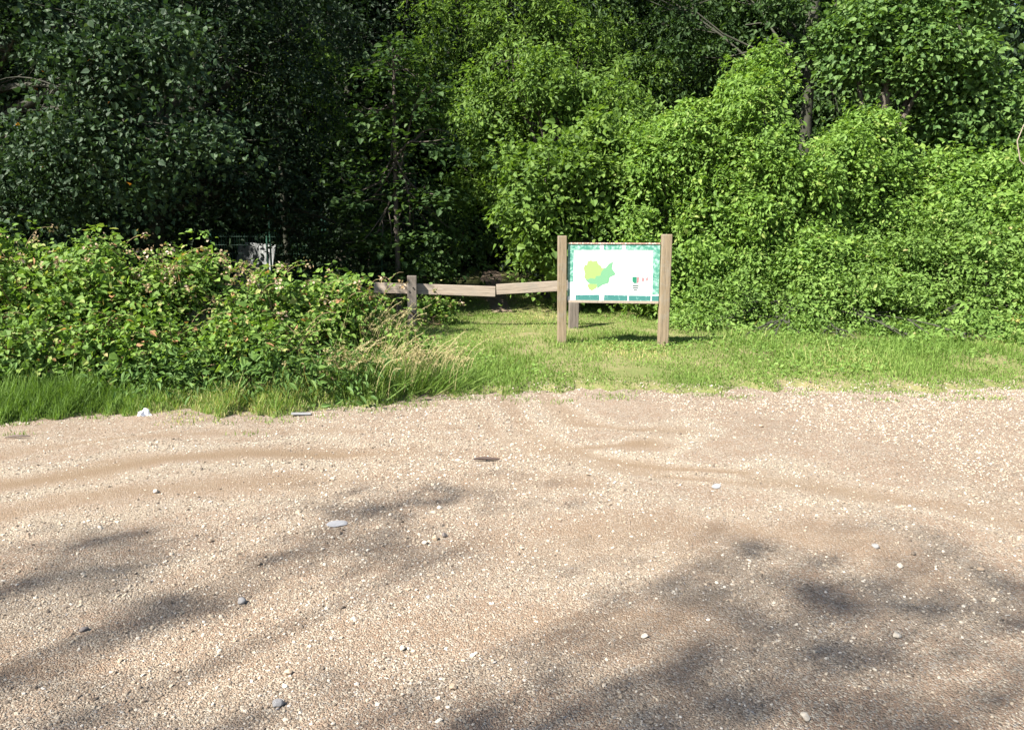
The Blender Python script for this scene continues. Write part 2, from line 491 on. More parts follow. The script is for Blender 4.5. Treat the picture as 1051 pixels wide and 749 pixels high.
# ------------------------------------------------------------------ foliage
LV = np.array([(0, 0, 0), (-.27, .30, .07), (-.22, .62, .03), (0, 1, -.12), (.22, .62, .03), (.27, .30, .07)], float)
LF = np.array([(0, 3, 2, 1), (0, 5, 4, 3)])
LV_BROAD = np.array([(0, 0, 0), (-.38, .24, .07), (-.31, .58, .03), (0, 1, -.14), (.31, .58, .03), (.38, .24, .07)], float)
LV_SLIM = np.array([(0, 0, 0), (-.17, .3, .05), (-.13, .65, .0), (0, 1, -.16), (.13, .65, .0), (.17, .3, .05)], float)

def rag(blobs, k, seed, lo=.22, hi=.42, shrink=.86):
    """break smooth ellipsoids up into a core and many lesser bulges."""
    rng = np.random.default_rng(seed + 500)
    out = []
    for b in blobs:
        r = np.array(b[3:6]); out.append((*b[:3], *(r * shrink)))
        for _ in range(k):
            d = norm(rng.normal(size=3)); d[2] = abs(d[2]) * 1.0 if rng.random() < .75 else d[2]
            q = rng.uniform(lo, hi); c = np.array(b[:3]) + d * r * rng.uniform(.78, 1.02)
            m_ = q * float(np.mean(r))
            out.append((*c, m_ * rng.uniform(.8, 1.4), m_ * rng.uniform(.8, 1.3), m_ * rng.uniform(.6, 1.1)))
    return out

def foliage(blobs, n, leaf, seed, clump=36, cr=.30, shell=.45, amp=.18, upw=.55, jit=.6, droop=.35, tv=LV, floor=None, sd=.34, lower=1.0, freq=2.3, gap=.15, odd=.004, bulges=0, shoots=0, shoot_len=.45):
    if bulges: blobs = rag(blobs, bulges, seed)
    """leaf sprays spread through the outer part of a set of ellipsoids; returns V, F, rnd and the spray centres."""
    rng = np.random.default_rng(seed)
    area = np.array([(b[3] * b[4] + b[4] * b[5] + b[3] * b[5]) for b in blobs]); area = area / area.sum()
    C, O = [], []
    for bi, b in enumerate(blobs):
        nc = max(3, int(round(n * area[bi] / clump / (1 - gap))))
        d = norm(rng.normal(size=(nc, 3)))
        fl = (d[:, 2] < -.2) & (rng.random(nc) > lower); d[fl, 2] *= -1
        rad = np.array(b[3:6])
        r = 1 + amp * snoise(d, freq, seed + bi) + .5 * amp * snoise(d, freq * 2.6, seed + bi * 3 + 1)
        dep = shell * rng.random(nc) ** 1.6
        C.append(np.array(b[:3]) + d * rad * (r * (1 - dep))[:, None])
        O.append(norm(d / rad))
    C = np.concatenate(C); O = np.concatenate(O)
    ga = snoise(C, 1.7, seed) + .6 * snoise(C, 4.2, seed + 4)
    k = ga > np.quantile(ga, gap); C, O = C[k], O[k]
    pr = rng.random(len(C)) < .16                       # some sprays stick out
    C[pr] += O[pr] * rng.uniform(.06, .24, (pr.sum(), 1)) + np.array([0, 0, .04])
    nc = len(C)
    cn = norm(O * .75 + np.array([0, 0, upw]) + rng.normal(0, .28, (nc, 3)))
    crnd = rng.random(nc)
    idx = np.repeat(np.arange(nc), clump)
    n = len(idx)
    N = cn[idx]
    csz = (cr * np.exp(rng.normal(0, .45, nc)))[idx]
    off = rng.normal(size=(n, 3))
    off = off - N * np.sum(off * N, -1, keepdims=True)
    off = off * csz[:, None] * .62
    dist = np.linalg.norm(off, axis=1)
    P = C[idx] + off + N * (rng.normal(0, .22, n) * csz)[:, None]
    P[:, 2] -= droop * dist ** 2 / np.maximum(csz, .05)
    ln = norm(N * .8 + np.array([0, 0, .25]) + rng.normal(0, jit, (n, 3)))
    ld = off / np.maximum(dist, 1e-3)[:, None] + np.array([0, 0, -.45]) + rng.normal(0, .5, (n, 3))
    s = leaf * np.exp(rng.normal(0, sd, n)) * np.where(rng.random(nc) < .16, 1.35, .95)[idx]
    s = np.minimum(s, leaf * 1.75)
    if shoots:
        up_ = np.where(O[:, 2] > .1)[0]
        SP, SN, SDr, SS = [], [], [], []
        for j in rng.choice(up_, min(shoots, len(up_)), replace=False):
            L = shoot_len * rng.uniform(.5, 1.4); o = norm(O[j] + rng.normal(0, .35, 3) + [0, 0, .35])
            for t in np.linspace(.15, 1, max(5, int(L / .045))):
                SP.append(C[j] + o * L * t + np.array([0, 0, -.35 * L * t * t])); SN.append(o * .2 + [0, 0, .7] + rng.normal(0, .45, 3))
                SDr.append(np.cross(o, rng.normal(size=3)) + o * .4); SS.append(leaf * rng.uniform(.6, 1.05) * (1.1 - .5 * t))
        P = np.concatenate([P, SP]); ln = np.concatenate([ln, SN]); ld = np.concatenate([ld, SDr]); s = np.concatenate([s, SS])
        rx_ = np.clip(.45 + .5 * rng.random(len(SP)), 0, 1)
    rnd = np.clip(.45 * crnd[idx] + .6 * rng.random(n) - .03, 0, 1)
    odd = rng.random(n) < odd
    rnd = np.where(odd, 1.0, np.minimum(rnd, .955))
    if shoots: rnd = np.concatenate([rnd, np.minimum(rx_, .955)])
    if floor is not None:
        k = P[:, 2] > floor(P[:, 0], P[:, 1]) + .03
        P, ln, ld, s, rnd = P[k], ln[k], ld[k], s[k], rnd[k]
    V, Fc, rr = scatter(tv, LF, P, frames(ln, ld), s, rnd)
    return V, Fc, rr, C

def limbs(base, fork_z, blobs, r0, seed, twigs=7, cent=None, lean=(0, 0), thick=1.0):
    rng = np.random.default_rng(seed + 77)
    base = np.array(base, float)
    top = base + np.array([lean[0], lean[1], fork_z])
    mid = (base + top) / 2 + np.r_[rng.normal(0, .12, 2), 0]
    tr = bezier(base - [0, 0, .15], mid, top, 9)
    rads = np.linspace(r0 * 1.05, r0 * .62, 9); rads[0] *= 1.35; rads[1] *= 1.08
    parts = [tube(tr, rads, 10, .06, seed)]
    for b in blobs:
        c = np.array(b[:3]); t = rng.uniform(.55, 1.0)
        s = tr[int(t * 8)]
        m = (s + c) / 2 + np.array([0, 0, .12 * np.linalg.norm(c - s)]) + rng.normal(0, .15, 3)
        pth = bezier(s, m, c, 9)
        L = np.linalg.norm(c - s)
        parts.append(tube(pth, np.linspace(thick * min(r0 * .5, .03 + .022 * L), .012, 9), 6, 0, 0))
        for _ in range(twigs):
            d = norm(rng.normal(size=3)); e = c + d * np.array(b[3:6]) * .85
            st = pth[rng.integers(4, 9)]
            parts.append(tube(bezier(st, (st + e) / 2 + rng.normal(0, .12, 3), e, 6), np.linspace(.014, .004, 6), 4))
    return joinm(parts)

def tree(name, base, blobs, n, leaf, mat, label, cat='tree', group=None, r0=.16, fork=2.5, seed=1, bark='bark', lean=(0, 0), crown='crown', trunk='trunk', twigs=7, thick=1.0, **kw):
    """base: foot of the trunk; blobs in world coordinates."""
    base = np.array([base[0], base[1], gz(base[0], base[1])])
    root = empty(name, base, label, cat, group)
    L = [tuple(np.array(b[:3]) - base) + tuple(b[3:6]) for b in blobs]
    kw.setdefault('floor', lambda X, Y: ground_z(X + base[0], Y + base[1]) - base[2])
    V, Fc, rr, C = foliage(L, n, leaf, seed, **kw)
    link(crown, np_mesh(crown, V, Fc, rr), M[mat], root)
    V, Fc, rr = limbs((0, 0, 0), fork, L, r0, seed, twigs, lean=lean, thick=thick)
    link(trunk, np_mesh(trunk, V, Fc, rr, smooth=True), M[bark], root)
    return root

def B(u, v, Y, rx, ry, rz):
    p = at(u, v, Y)
    return (p[0], p[1], p[2], rx, ry, rz)

# --- the creeper-covered growth on the right
tree('climber_covered_tree', at(782, 300, 15.4)[:2],
     [B(782, 105, 15.2, .72, .8, .85), B(765, 150, 14.9, 1.05, 1.0, 1.0), B(745, 200, 14.6, 1.1, 1.0, 1.1), B(800, 190, 14.8, 1.2, 1.0, 1.3), B(775, 260, 14.4, 1.5, 1.0, 1.1)],
     84000, .074, 'vine', 'tall dome of bright green climber over a tree, highest creeper peak behind the board', seed=21, fork=3.2, cr=.20, shell=.26, amp=.24, upw=.45, jit=.5, droop=.7, tv=LV, freq=3.0, gap=.27, bulges=8, shoots=110)
tree('climber_covered_tree', at(890, 300, 15.6)[:2],
     [B(888, 160, 15.2, .75, .7, .72), B(875, 205, 15.0, 1.15, 1.0, 1.1), B(915, 225, 15.0, 1.3, 1.1, 1.0), B(860, 262, 14.6, 1.3, 1.0, 1.0)],
     62000, .073, 'vine', 'lower pointed mound of bright climber, directly below the brown trunk stub of the maple', seed=22, fork=2.6, cr=.20, shell=.26, amp=.24, upw=.45, jit=.5, droop=.7, tv=LV, freq=3.0, gap=.27, bulges=8, shoots=90)
tree('climber_covered_shrub', at(690, 300, 15.2)[:2],
     [B(700, 150, 15.3, .75, .8, .8), B(690, 215, 14.8, 1.0, .9, 1.0), B(665, 180, 15.4, .7, .7, .9), B(700, 285, 14.2, 1.1, .8, .85)],
     46000, .074, 'vine', 'creeper hung shrub with dark hollows right behind the map board', 'shrub', seed=23, fork=2.4, cr=.20, shell=.3, amp=.34, upw=.4, gap=.34, jit=.5, droop=.7, tv=LV, freq=3.0, bulges=7, shoots=70)
tree('elder_bush', at(985, 300, 15.2)[:2],
     [B(960, 190, 15.4, .9, .8, .75), B(1005, 195, 15.2, 1.1, .9, .8), B(1060, 215, 15.0, 1.2, 1.0, .9), B(1010, 250, 14.6, 1.5, 1.0, .9), B(1110, 240, 14.6, 1.4, 1.0, 1.1)],
     27000, .09, 'vine', 'loose bright green bush with pinnate sprays at the right edge of the thicket', 'bush', seed=24, fork=1.6, cr=.26, shell=.45, amp=.25, droop=.5, gap=.3, bulges=6, shoots=90)
tree('weed_bank', at(830, 335, 13.2)[:2],
     [B(790, 360, 11.4, .7, .3, .12), B(880, 362, 11.2, .8, .35, .15), B(965, 364, 11.0, .8, .35, .17), B(1040, 364, 10.9, .8, .35, .2), B(720, 338, 12.6, .6, .4, .3), B(770, 345, 12.1, .8, .4, .25), B(850, 350, 11.9, .9, .4, .28), B(930, 352, 11.8, .9, .4, .3), B(760, 322, 13.2, .9, .7, .55), B(830, 322, 13.0, 1.0, .7, .6), B(900, 318, 13.0, 1.0, .7, .7),
      B(770, 292, 14.1, 1.0, .9, .8), B(835, 285, 14.2, 1.1, .9, .85), B(900, 275, 14.2, 1.1, .9, .95)],
     60000, .057, 'bank', 'low tangled bank of bindweed and nettles between board and right edge', 'weeds', seed=25, fork=.4, r0=.03, cr=.22, shell=.36, amp=.24, droop=.4, jit=.55, upw=.6, gap=.25, bulges=7, shoots=130, shoot_len=.35, crown='foliage', trunk='stems', bark='dark bark', lower=.5, thick=.25)
tree('weed_bank', at(1010, 335, 13.2)[:2],
     [B(1000, 350, 11.8, .9, .4, .32), B(1070, 350, 11.7, .9, .4, .35), B(970, 318, 12.9, 1.0, .7, .7), B(1040, 318, 12.8, 1.0, .7, .75), B(1110, 315, 12.8, 1.1, .8, .8),
      B(975, 272, 14.0, 1.1, .9, .95), B(1050, 268, 13.9, 1.2, .9, 1.0), B(1130, 265, 13.9, 1.4, 1.0, 1.1)],
     46000, .064, 'bank', 'bright bindweed bank with yellowing leaves at its foot, furthest right', 'weeds', seed=26, fork=.4, r0=.03, cr=.22, shell=.36, amp=.24, droop=.4, jit=.55, upw=.6, gap=.25, bulges=7, shoots=130, shoot_len=.35, crown='foliage', trunk='stems', bark='dark bark', lower=.5, thick=.25)
tree('yellowing_weed', at(1012, 347, 12.0)[:2], [B(1012, 343, 12.0, .4, .25, .16), B(1045, 340, 12.0, .3, .25, .22)],
     420, .09, 'yellow', 'patch of yellow withered leaves at the foot of the right bank', 'plant', seed=27, fork=.1, r0=.01, cr=.14, crown='foliage', trunk='stems', bark='cane')

# --- middle: hazels beside the path
tree('hazel_bush', at(590, 290, 15.4)[:2],
     [B(560, 185, 14.9, .85, .8, .75), B(545, 225, 14.8, .65, .7, .7), B(600, 170, 15.3, .9, .8, .8), B(610, 225, 15.2, .9, .8, .9), B(650, 245, 15.2, .7, .7, .9), B(575, 262, 15.2, .7, .6, .55)],
     21000, .088, 'hazel', 'leafy hazel leaning over the path just left of the map board', 'bush', seed=31, fork=1.2, r0=.07, cr=.26, shell=.5, amp=.28, tv=LV_BROAD, gap=.3, bulges=6, shoots=60)
tree('hazel_tree', at(560, 300, 17.5)[:2],
     [B(525, 62, 17.0, .6, .8, .35), B(570, 72, 17.2, .6, .7, .4), B(548, 92, 17.0, .7, .7, .4), B(500, 100, 17.4, .7, .8, .7), B(545, 130, 17.4, 1.0, .9, .8), B(508, 150, 17.3, .55, .6, .8), B(522, 195, 16.9, .5, .6, .7), B(488, 190, 17.8, .5, .6, .8), B(590, 85, 17.6, .8, .8, .6), B(610, 120, 17.3, 1.0, .9, .8), B(645, 150, 17.0, .9, .8, .8)],
     23000, .085, 'hazel', 'tall light green tree with yellow green top above the hazel bush', seed=32, fork=3.0, r0=.1, cr=.3, shell=.6, amp=.3, gap=.3, bulges=6, shoots=60)
tree('understorey_bush', at(455, 300, 15.8)[:2],
     [B(450, 258, 15.6, .6, .5, .5), B(432, 285, 15.2, .55, .5, .4), B(475, 240, 16.5, .6, .6, .5)],
     4500, .075, 'wood', 'low dim bush behind the barrier rail, left of the path', 'bush', seed=33, fork=.5, r0=.03, cr=.22)
tree('sycamore_sapling', at(410, 300, 15.0)[:2],
     [B(u, v, 15.0, rx, .8, .2) for u, v, rx in ((410, 48, .35), (400, 75, .7), (430, 95, .7), (390, 120, .95), (425, 145, 1.0), (400, 175, 1.0), (380, 205, .9), (440, 200, .8), (420, 232, .9), (385, 245, .7))],
     4200, .095, 'wood', 'slim sycamore sapling with tiered leaves and thin pale stem, behind the left barrier post', seed=34, fork=4.6, r0=.05, cr=.3, upw=1.6, jit=.35, tv=LV_BROAD, shell=.7, amp=.2)

# --- trees rising behind the thicket
tree('maple_tree', at(893, 300, 16.7)[:2],
     [B(882, 40, 17.2, .75, .8, .5), B(925, 30, 17.0, 1.1, 1.0, .7), B(960, 62, 16.8, .8, .8, .45), B(915, -8, 17.6, 1.3, 1.2, .6), B(1000, 10, 17.5, .9, 1, .6)],
     34000, .088, 'maple', 'spreading maple with brown trunk showing above the creeper mound', seed=41, fork=4.2, r0=.17, cr=.34, shell=.55, upw=.9, tv=LV_BROAD, amp=.28, gap=.3, bulges=5)
tree('maple_tree', at(1015, 300, 18)[:2],
     [B(1010, 110, 17, 1.1, .9, .8), B(1050, 90, 17, 1.0, 1, .9), B(975, 128, 17, .6, .7, .4), B(1080, 150, 16.8, 1.2, 1, .9), B(1040, 160, 16.6, .9, .8, .6)],
     24000, .09, 'maple', 'darker leafy maple above the loose bush at the right edge', seed=42, fork=3.0, r0=.12, cr=.32, shell=.55, upw=.8, tv=LV_BROAD, amp=.3, gap=.3, bulges=5)
ASH = tree('ash_tree', at(820, 300, 18.6)[:2],
     [B(750, -30, 20.6, 1.4, 1.2, .8), B(700, 15, 20.4, 1.2, 1.1, .8), B(820, -90, 20.5, 2.0, 1.8, .9), B(640, -20, 20.5, 1.4, 1.3, 1.2), B(690, 75, 20.5, 1.3, 1.0, .7), B(860, 130, 21, 1.0, .8, .8), B(838, 38, 18.3, .35, .3, .45), B(800, 70, 18.4, .35, .3, .3), B(795, 5, 18.2, .5, .4, .3)],
     20000, .10, 'wood', 'tall tree with a bare upright grey trunk between the two creeper peaks', seed=43, fork=7.5, r0=.15, cr=.36, shell=.6, amp=.25, bulges=4, bark='dark bark', thick=.45)
def branch(root, px, Y, r):
    P = [at(u, v_, Y + .12 * i) - np.array(root.location) for i, (u, v_) in enumerate(px)]
    V, Fc, rr = tube(np.array(P), np.linspace(r, r * .45, len(P)), 6, .08)
    link('branch', np_mesh('branch', V, Fc, smooth=True), M['dark bark'], root)
branch(ASH, [(816, 40), (806, 33), (794, 28), (780, 24), (765, 26)], 18.4, .034)
branch(ASH, [(817, 30), (808, 18), (797, 8), (785, 0), (770, -12)], 18.4, .034)
branch(ASH, [(822, 45), (828, 25), (834, 12), (841, -2), (848, -20)], 18.4, .03)
branch(ASH, [(814, 60), (790, 55), (770, 48), (742, 35), (715, 13)], 18.6, .032)
tree('willow_tree', at(572, 300, 21.5)[:2],
     [B(470, 30, 20.5, 1.3, 1, 1.0), B(520, 25, 20.5, 1.2, 1, .9), B(560, 0, 20.8, 1.2, 1, 1.0), B(440, 70, 20.5, .8, .8, .9), B(600, 40, 20.8, 1.2, 1, 1.0), B(650, 85, 20.5, 1.3, 1, .9), B(500, -40, 21, 1.8, 1.5, 1.0)],
     20000, .11, 'hazel', 'pale green drooping tree top right of the sky gap', seed=44, fork=5.5, r0=.2, cr=.36, shell=.6, droop=1.0, tv=LV_SLIM, amp=.25, gap=.25, bulges=5, bark='dark bark')
tree('birch_tree', at(300, 300, 19)[:2],
     [B(300, 35, 17.5, .6, .6, .9), B(330, 60, 17.8, .6, .6, .9), B(275, 60, 18, .6, .6, 1.1), B(345, 110, 18, .5, .5, .8)],
     6000, .07, 'hazel', 'thin drooping birch sprays hanging below the top edge, left of the sky gap', seed=45, fork=6, r0=.08, cr=.3, shell=.8, droop=1.5, tv=LV_SLIM, bark='dark bark')

MAP = bpy.data.objects['maple_tree.001']
branch(MAP, [(1003, 62), (997, 50), (987, 33), (979, 15), (973, -5)], 16.2, .035)
# --- left: the oak and the dark trees beside it
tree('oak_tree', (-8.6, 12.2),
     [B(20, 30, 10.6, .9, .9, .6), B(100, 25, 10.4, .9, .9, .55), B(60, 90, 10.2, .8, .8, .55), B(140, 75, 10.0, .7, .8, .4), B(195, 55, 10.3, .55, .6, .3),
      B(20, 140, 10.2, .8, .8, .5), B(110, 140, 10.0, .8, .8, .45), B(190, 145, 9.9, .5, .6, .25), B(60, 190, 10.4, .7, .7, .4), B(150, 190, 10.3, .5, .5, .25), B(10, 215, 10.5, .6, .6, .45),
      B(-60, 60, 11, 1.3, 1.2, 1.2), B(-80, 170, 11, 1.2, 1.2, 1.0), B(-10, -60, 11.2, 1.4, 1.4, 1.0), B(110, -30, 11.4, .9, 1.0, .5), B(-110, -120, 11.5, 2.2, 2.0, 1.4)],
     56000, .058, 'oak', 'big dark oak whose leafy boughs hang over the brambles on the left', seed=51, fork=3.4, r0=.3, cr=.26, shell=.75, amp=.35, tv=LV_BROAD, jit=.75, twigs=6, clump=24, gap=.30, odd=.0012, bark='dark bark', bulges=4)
tree('holly_tree', at(165, 300, 15)[:2],
     [B(230, 60, 14.5, 1.2, 1.2, 1.3), B(250, 150, 14.5, 1.0, 1.1, .9), B(180, 130, 14.3, 1.0, 1.0, 1.0), B(300, 110, 15.2, 1.0, 1.0, 1.1), B(220, -40, 14.5, 1.6, 1.5, 1.2), B(120, 190, 14.5, 1.2, 1.0, .8), B(330, 185, 15.5, .9, .8, .6), B(320, 20, 16, 1.0, 1, 1.0), (-6.8, 14.6, 6.8, 1.9, 1.8, 1.9), (-5.2, 15.6, 6.5, 1.6, 1.6, 1.8), B(150, 225, 14.8, 1.0, .8, .6), B(360, 235, 16, .9, .7, .6), B(330, 262, 16.6, .7, .5, .4), B(285, 190, 15, 1.0, .8, .6), B(215, 185, 14.6, 1.0, .8, .55), B(90, 245, 14.6, 1.4, .8, .6), B(310, 240, 16, .6, .5, .6)],  # the world-coordinate masses are added high up to shade the sapling
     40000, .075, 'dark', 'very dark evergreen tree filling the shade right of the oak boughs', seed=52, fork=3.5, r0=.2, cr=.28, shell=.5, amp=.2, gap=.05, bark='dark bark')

for bx_, by_, sd_, lb in ((-5.6, 18.2, 53, 'tall dark tree added to shut out the light over the mesh fence'), (-1.6, 22.5, 54, 'tall dark tree added to shade the end of the path')):
    rg = np.random.default_rng(sd_)
    bl = [(bx_ + 2.2 * math.cos(j * 2.4) * rg.uniform(.3, 1), by_ + 2.0 * math.sin(j * 2.4) * rg.uniform(.3, 1), 4.6 + .5 * j, 1.6, 1.6, 1.0) for j in range(11)]
    tree('shade_tree', (bx_ - 1.6, by_ + .5), bl, 15000, .10, 'dark', lb, seed=sd_, fork=5, r0=.16, cr=.35, shell=.6, amp=.25, bark='dark bark')  # high crowns added to keep sun off the wood and the path
# --- the wood behind: individual trees, copies of three crowns
def copy_tree(root, loc, rz, s, sz=None):
    r = root.copy(); col.objects.link(r)
    r.location = loc; r.rotation_euler = (0, 0, rz); r.scale = (s, s, sz or s)
    for ch in list(root.children):
        c = ch.copy(); col.objects.link(c); c.parent = r
    return r
protos = []
WL = 'shaded deciduous tree standing deep in the dark wood'
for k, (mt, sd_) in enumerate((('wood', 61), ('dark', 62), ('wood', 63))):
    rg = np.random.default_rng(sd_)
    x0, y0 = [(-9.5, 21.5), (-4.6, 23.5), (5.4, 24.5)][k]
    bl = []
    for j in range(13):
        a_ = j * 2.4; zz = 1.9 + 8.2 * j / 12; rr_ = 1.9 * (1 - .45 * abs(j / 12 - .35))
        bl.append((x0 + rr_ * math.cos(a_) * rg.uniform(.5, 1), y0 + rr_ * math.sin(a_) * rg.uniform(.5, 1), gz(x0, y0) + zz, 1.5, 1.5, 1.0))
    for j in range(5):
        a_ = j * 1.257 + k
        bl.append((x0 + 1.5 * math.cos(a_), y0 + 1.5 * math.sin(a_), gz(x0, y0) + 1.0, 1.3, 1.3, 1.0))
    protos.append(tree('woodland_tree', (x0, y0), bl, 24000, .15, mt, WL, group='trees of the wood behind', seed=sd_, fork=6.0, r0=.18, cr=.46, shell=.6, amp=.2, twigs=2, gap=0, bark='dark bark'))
spots = [(-13.5, 19), (-7.2, 26), (-2.6, 29), (-11, 28), (2.2, 25), (1.8, 31), (8.6, 23), (12, 24), (10.5, 29), (15, 28), (-15, 26), (5.5, 32), (-6, 34), (-16, 34), (13, 35),
         (9, 37), (0.6, 39), (-11, 39), (19, 34), (20, 27), (3.8, 42), (-4, 45), (-20, 42), (14, 44), (-1.6, 53), (8, 50), (22, 44), (-13, 50), (-27, 36), (28, 38), (2.5, 58), (-7, 57), (-17, 21), (-19.5, 24), (-13.5, 23.5), (-23, 30), (-8.5, 30), (-4.2, 26.5), (-10.5, 34), (-22, 36), (-1.2, 43)]
rs = random.Random(4)
for i, (x_, y_) in enumerate(spots):
    copy_tree(protos[i % 3], (x_, y_, gz(x_, y_)), rs.uniform(0, 6.28), rs.uniform(1.0, 1.3) * (1 + .012 * (y_ - 20)))

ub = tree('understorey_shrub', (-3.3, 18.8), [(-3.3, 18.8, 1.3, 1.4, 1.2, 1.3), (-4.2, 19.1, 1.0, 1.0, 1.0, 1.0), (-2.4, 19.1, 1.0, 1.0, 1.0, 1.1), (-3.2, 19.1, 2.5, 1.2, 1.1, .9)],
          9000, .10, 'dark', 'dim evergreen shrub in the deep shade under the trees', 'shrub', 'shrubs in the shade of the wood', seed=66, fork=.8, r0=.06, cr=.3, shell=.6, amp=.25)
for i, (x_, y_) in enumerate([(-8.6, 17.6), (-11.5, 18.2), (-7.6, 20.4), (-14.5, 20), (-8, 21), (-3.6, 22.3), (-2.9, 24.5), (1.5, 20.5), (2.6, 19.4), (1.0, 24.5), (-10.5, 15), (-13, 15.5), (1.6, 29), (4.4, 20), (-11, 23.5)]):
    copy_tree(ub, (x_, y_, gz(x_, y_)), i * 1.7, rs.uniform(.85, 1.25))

# --- trees outside the frame: left ones added to shade the oak, another dapples the gravel
for i, (x_, y_, s) in enumerate([(-13.5, 9.5, 1.15), (-16, 14, 1.2), (-19, 6, 1.1)]):
    r = copy_tree(protos[i % 3], (x_, y_, gz(x_, y_)), 1.3 * i, s)
    tag(r, 'unseen tree added beyond the left edge to shade the oak', 'tree', 'unseen trees added on the left')
K = 1 / math.tan(ELEV)
SH = [(50, 190, 550, 572), (0, 120, 590, 612),  (90, 240, 608, 634), (0, 60, 628, 648), (0, 150, 712, 745), (268, 322, 719, 731), (388, 450, 726, 748), (320, 390, 541, 563), (340, 500, 500, 517), (395, 490, 568, 579),
      (690, 800, 565, 578), (672, 750, 606, 632), (740, 806, 618, 642), (800, 900, 592, 622), (880, 1000, 606, 640), (820, 905, 640, 672), (960, 1060, 628, 668), (690, 750, 670, 684), (530, 650, 708, 728), (690, 820, 708, 738),
      (840, 1000, 705, 745), (1000, 1090, 680, 735), (910, 1060, 556, 572), (1000, 1080, 590, 615), (480, 560, 735, 760), (620, 700, 738, 765), (200, 262, 740, 765), (0, 40, 680, 700)]
bl = []
for i, (u0, u1, v0, v1) in enumerate(SH):
    H = 11 + (i * 7 % 5) * .5
    c_ = gp((u0 + u1) / 2, (v0 + v1) / 2); e_ = gp(u1, (v0 + v1) / 2); t_ = gp(u0, v0); b_ = gp(u0, v1)
    bl.append((c_[0] - SD[0] * K * H, c_[1] - SD[1] * K * H, H, abs(e_[0] - c_[0]) * 1.35, abs(t_[1] - b_[1]) * .85, .12))
tree('ash_tree', (-11, -6.2), bl, 2500, .07, 'hazel', 'tree behind the camera whose crown dapples the gravel with shade', group=None, seed=71, fork=10.2, r0=.2, cr=.2, shell=.98, amp=.3, twigs=3, clump=10, thick=.25, gap=.1)

# ------------------------------------------------------------------ brambles on the left
def bramble(base_px, blobs, n, seed, label, canes, leaf=.055):
    base = at(*base_px)[:2]
    root = tree('bramble_bush', base, blobs, n, leaf, 'bramble', label, 'bramble', 'brambles beside the car park', seed=seed, fork=.3, r0=.02, bark='cane', cr=.19, shell=.35, amp=.22, tv=LV_BROAD,
                crown='foliage', trunk='canes', twigs=10, lower=.5, clump=20, upw=.7, jit=.6, odd=.035, gap=.27, bulges=7)
    b0 = np.array(root.location)
    rng = np.random.default_rng(seed + 5)
    cane, leaves, flow = [], [], []
    P_, N_, D_, S_ = [], [], [], []
    FP, FN, FD, FS = [], [], [], []
    top_z = max(q_[2] + q_[5] for q_ in blobs)
    for _ in range(canes):
        b = blobs[rng.integers(len(blobs))]
        th = rng.uniform(0, 6.28); q = rng.random() ** .5 * .9
        st = np.array([b[0] + b[3] * q * math.cos(th), b[1] + b[4] * q * math.sin(th), b[2] + b[5] * .8 * (1 - q * q) ** .5]) - b0
        out = np.array([math.cos(th) * .35, math.sin(th) * .35 - .12, rng.uniform(.12, .42)]) * rng.uniform(.6, 1.25)
        pth = bezier(st, st + out * [.4, .4, 1.0], st + out + [0, 0, -.05], 8)
        cane.append(tube(pth, np.linspace(.006, .003, 8), 4))
        for k in range(1, 8):
            if rng.random() < .25: continue
            a0 = rng.uniform(0, 6.28)
            for dth in (-1.1, 0, 1.1):
                a_ = a0 + dth
                P_.append(pth[k]); D_.append([math.cos(a_), math.sin(a_), rng.uniform(-.5, .3)]); N_.append([rng.normal(0, .4), rng.normal(0, .4) - .2, 1]); S_.append(leaf * rng.uniform(.55, .95))
        if rng.random() < .9 and st[2] + b0[2] > top_z * .66:
            FP, FN, FD, FS = [], [], [], []
            flow.append((FP, FN, FD, FS))
            for _k in range(rng.integers(8, 18)):
                FP.append(pth[-1] + rng.normal(0, .028, 3)); FN.append(rng.normal(0, 1, 3) + [0, -.3, .6]); FD.append(rng.normal(0, 1, 3)); FS.append(rng.uniform(.022, .042))
    V, Fc, rr = scatter(LV_BROAD, LF, np.array(P_), frames(np.array(N_), np.array(D_)), np.array(S_), np.clip(rng.random(len(P_)) * .75 + .22, 0, .95))
    link('foliage', np_mesh('foliage', V, Fc, rr), M['bramble'], root)
    for FP, FN, FD, FS in flow:
        V, Fc, rr = scatter(LV_BROAD, LF, np.array(FP), frames(np.array(FN), np.array(FD)), np.array(FS), rng.random(len(FP)))
        link('blossom', np_mesh('blossom', V, Fc, rr), M['flower'], root)
    for V, Fc, rr in cane:
        link('cane', np_mesh('cane', V, Fc, rr, smooth=True), M['cane'], root)
    return root

bramble((50, 380, 8.4), [B(-70, 318, 8.4, .8, .8, .82), B(20, 322, 8.4, .8, .7, .70), B(95, 330, 8.5, .75, .7, .66), B(20, 372, 7.6, .9, .45, .36), B(-80, 372, 7.5, .8, .45, .4), B(100, 372, 7.7, .7, .45, .38)], 27000, 81,
        'tallest bramble bush with pinkish tips, at the left edge under the oak', 98)
bramble((200, 380, 8.5), [B(165, 332, 8.6, .7, .7, .72), B(235, 338, 8.6, .7, .7, .66), B(170, 378, 7.75, .7, .45, .36), B(250, 378, 7.85, .7, .45, .34)], 21000, 82,
        'middle bramble bush in front of the pale sheet and green mesh fence', 75)
bramble((320, 375, 8.7), [B(300, 345, 8.8, .65, .65, .62), B(365, 350, 8.9, .55, .6, .50), B(330, 382, 8.0, .6, .4, .30), B(390, 376, 8.6, .4, .4, .26)], 17000, 83,
        'lower bramble bush sloping down beside the left barrier post', 60)
bramble((420, 350, 12.6), [B(448, 325, 13.4, .35, .3, .3), B(455, 338, 12.9, .3, .3, .2), B(400, 335, 13.2, .3, .3, .2)], 1800, 84,
        'small shaded bramble trailing around the left barrier post', 14)
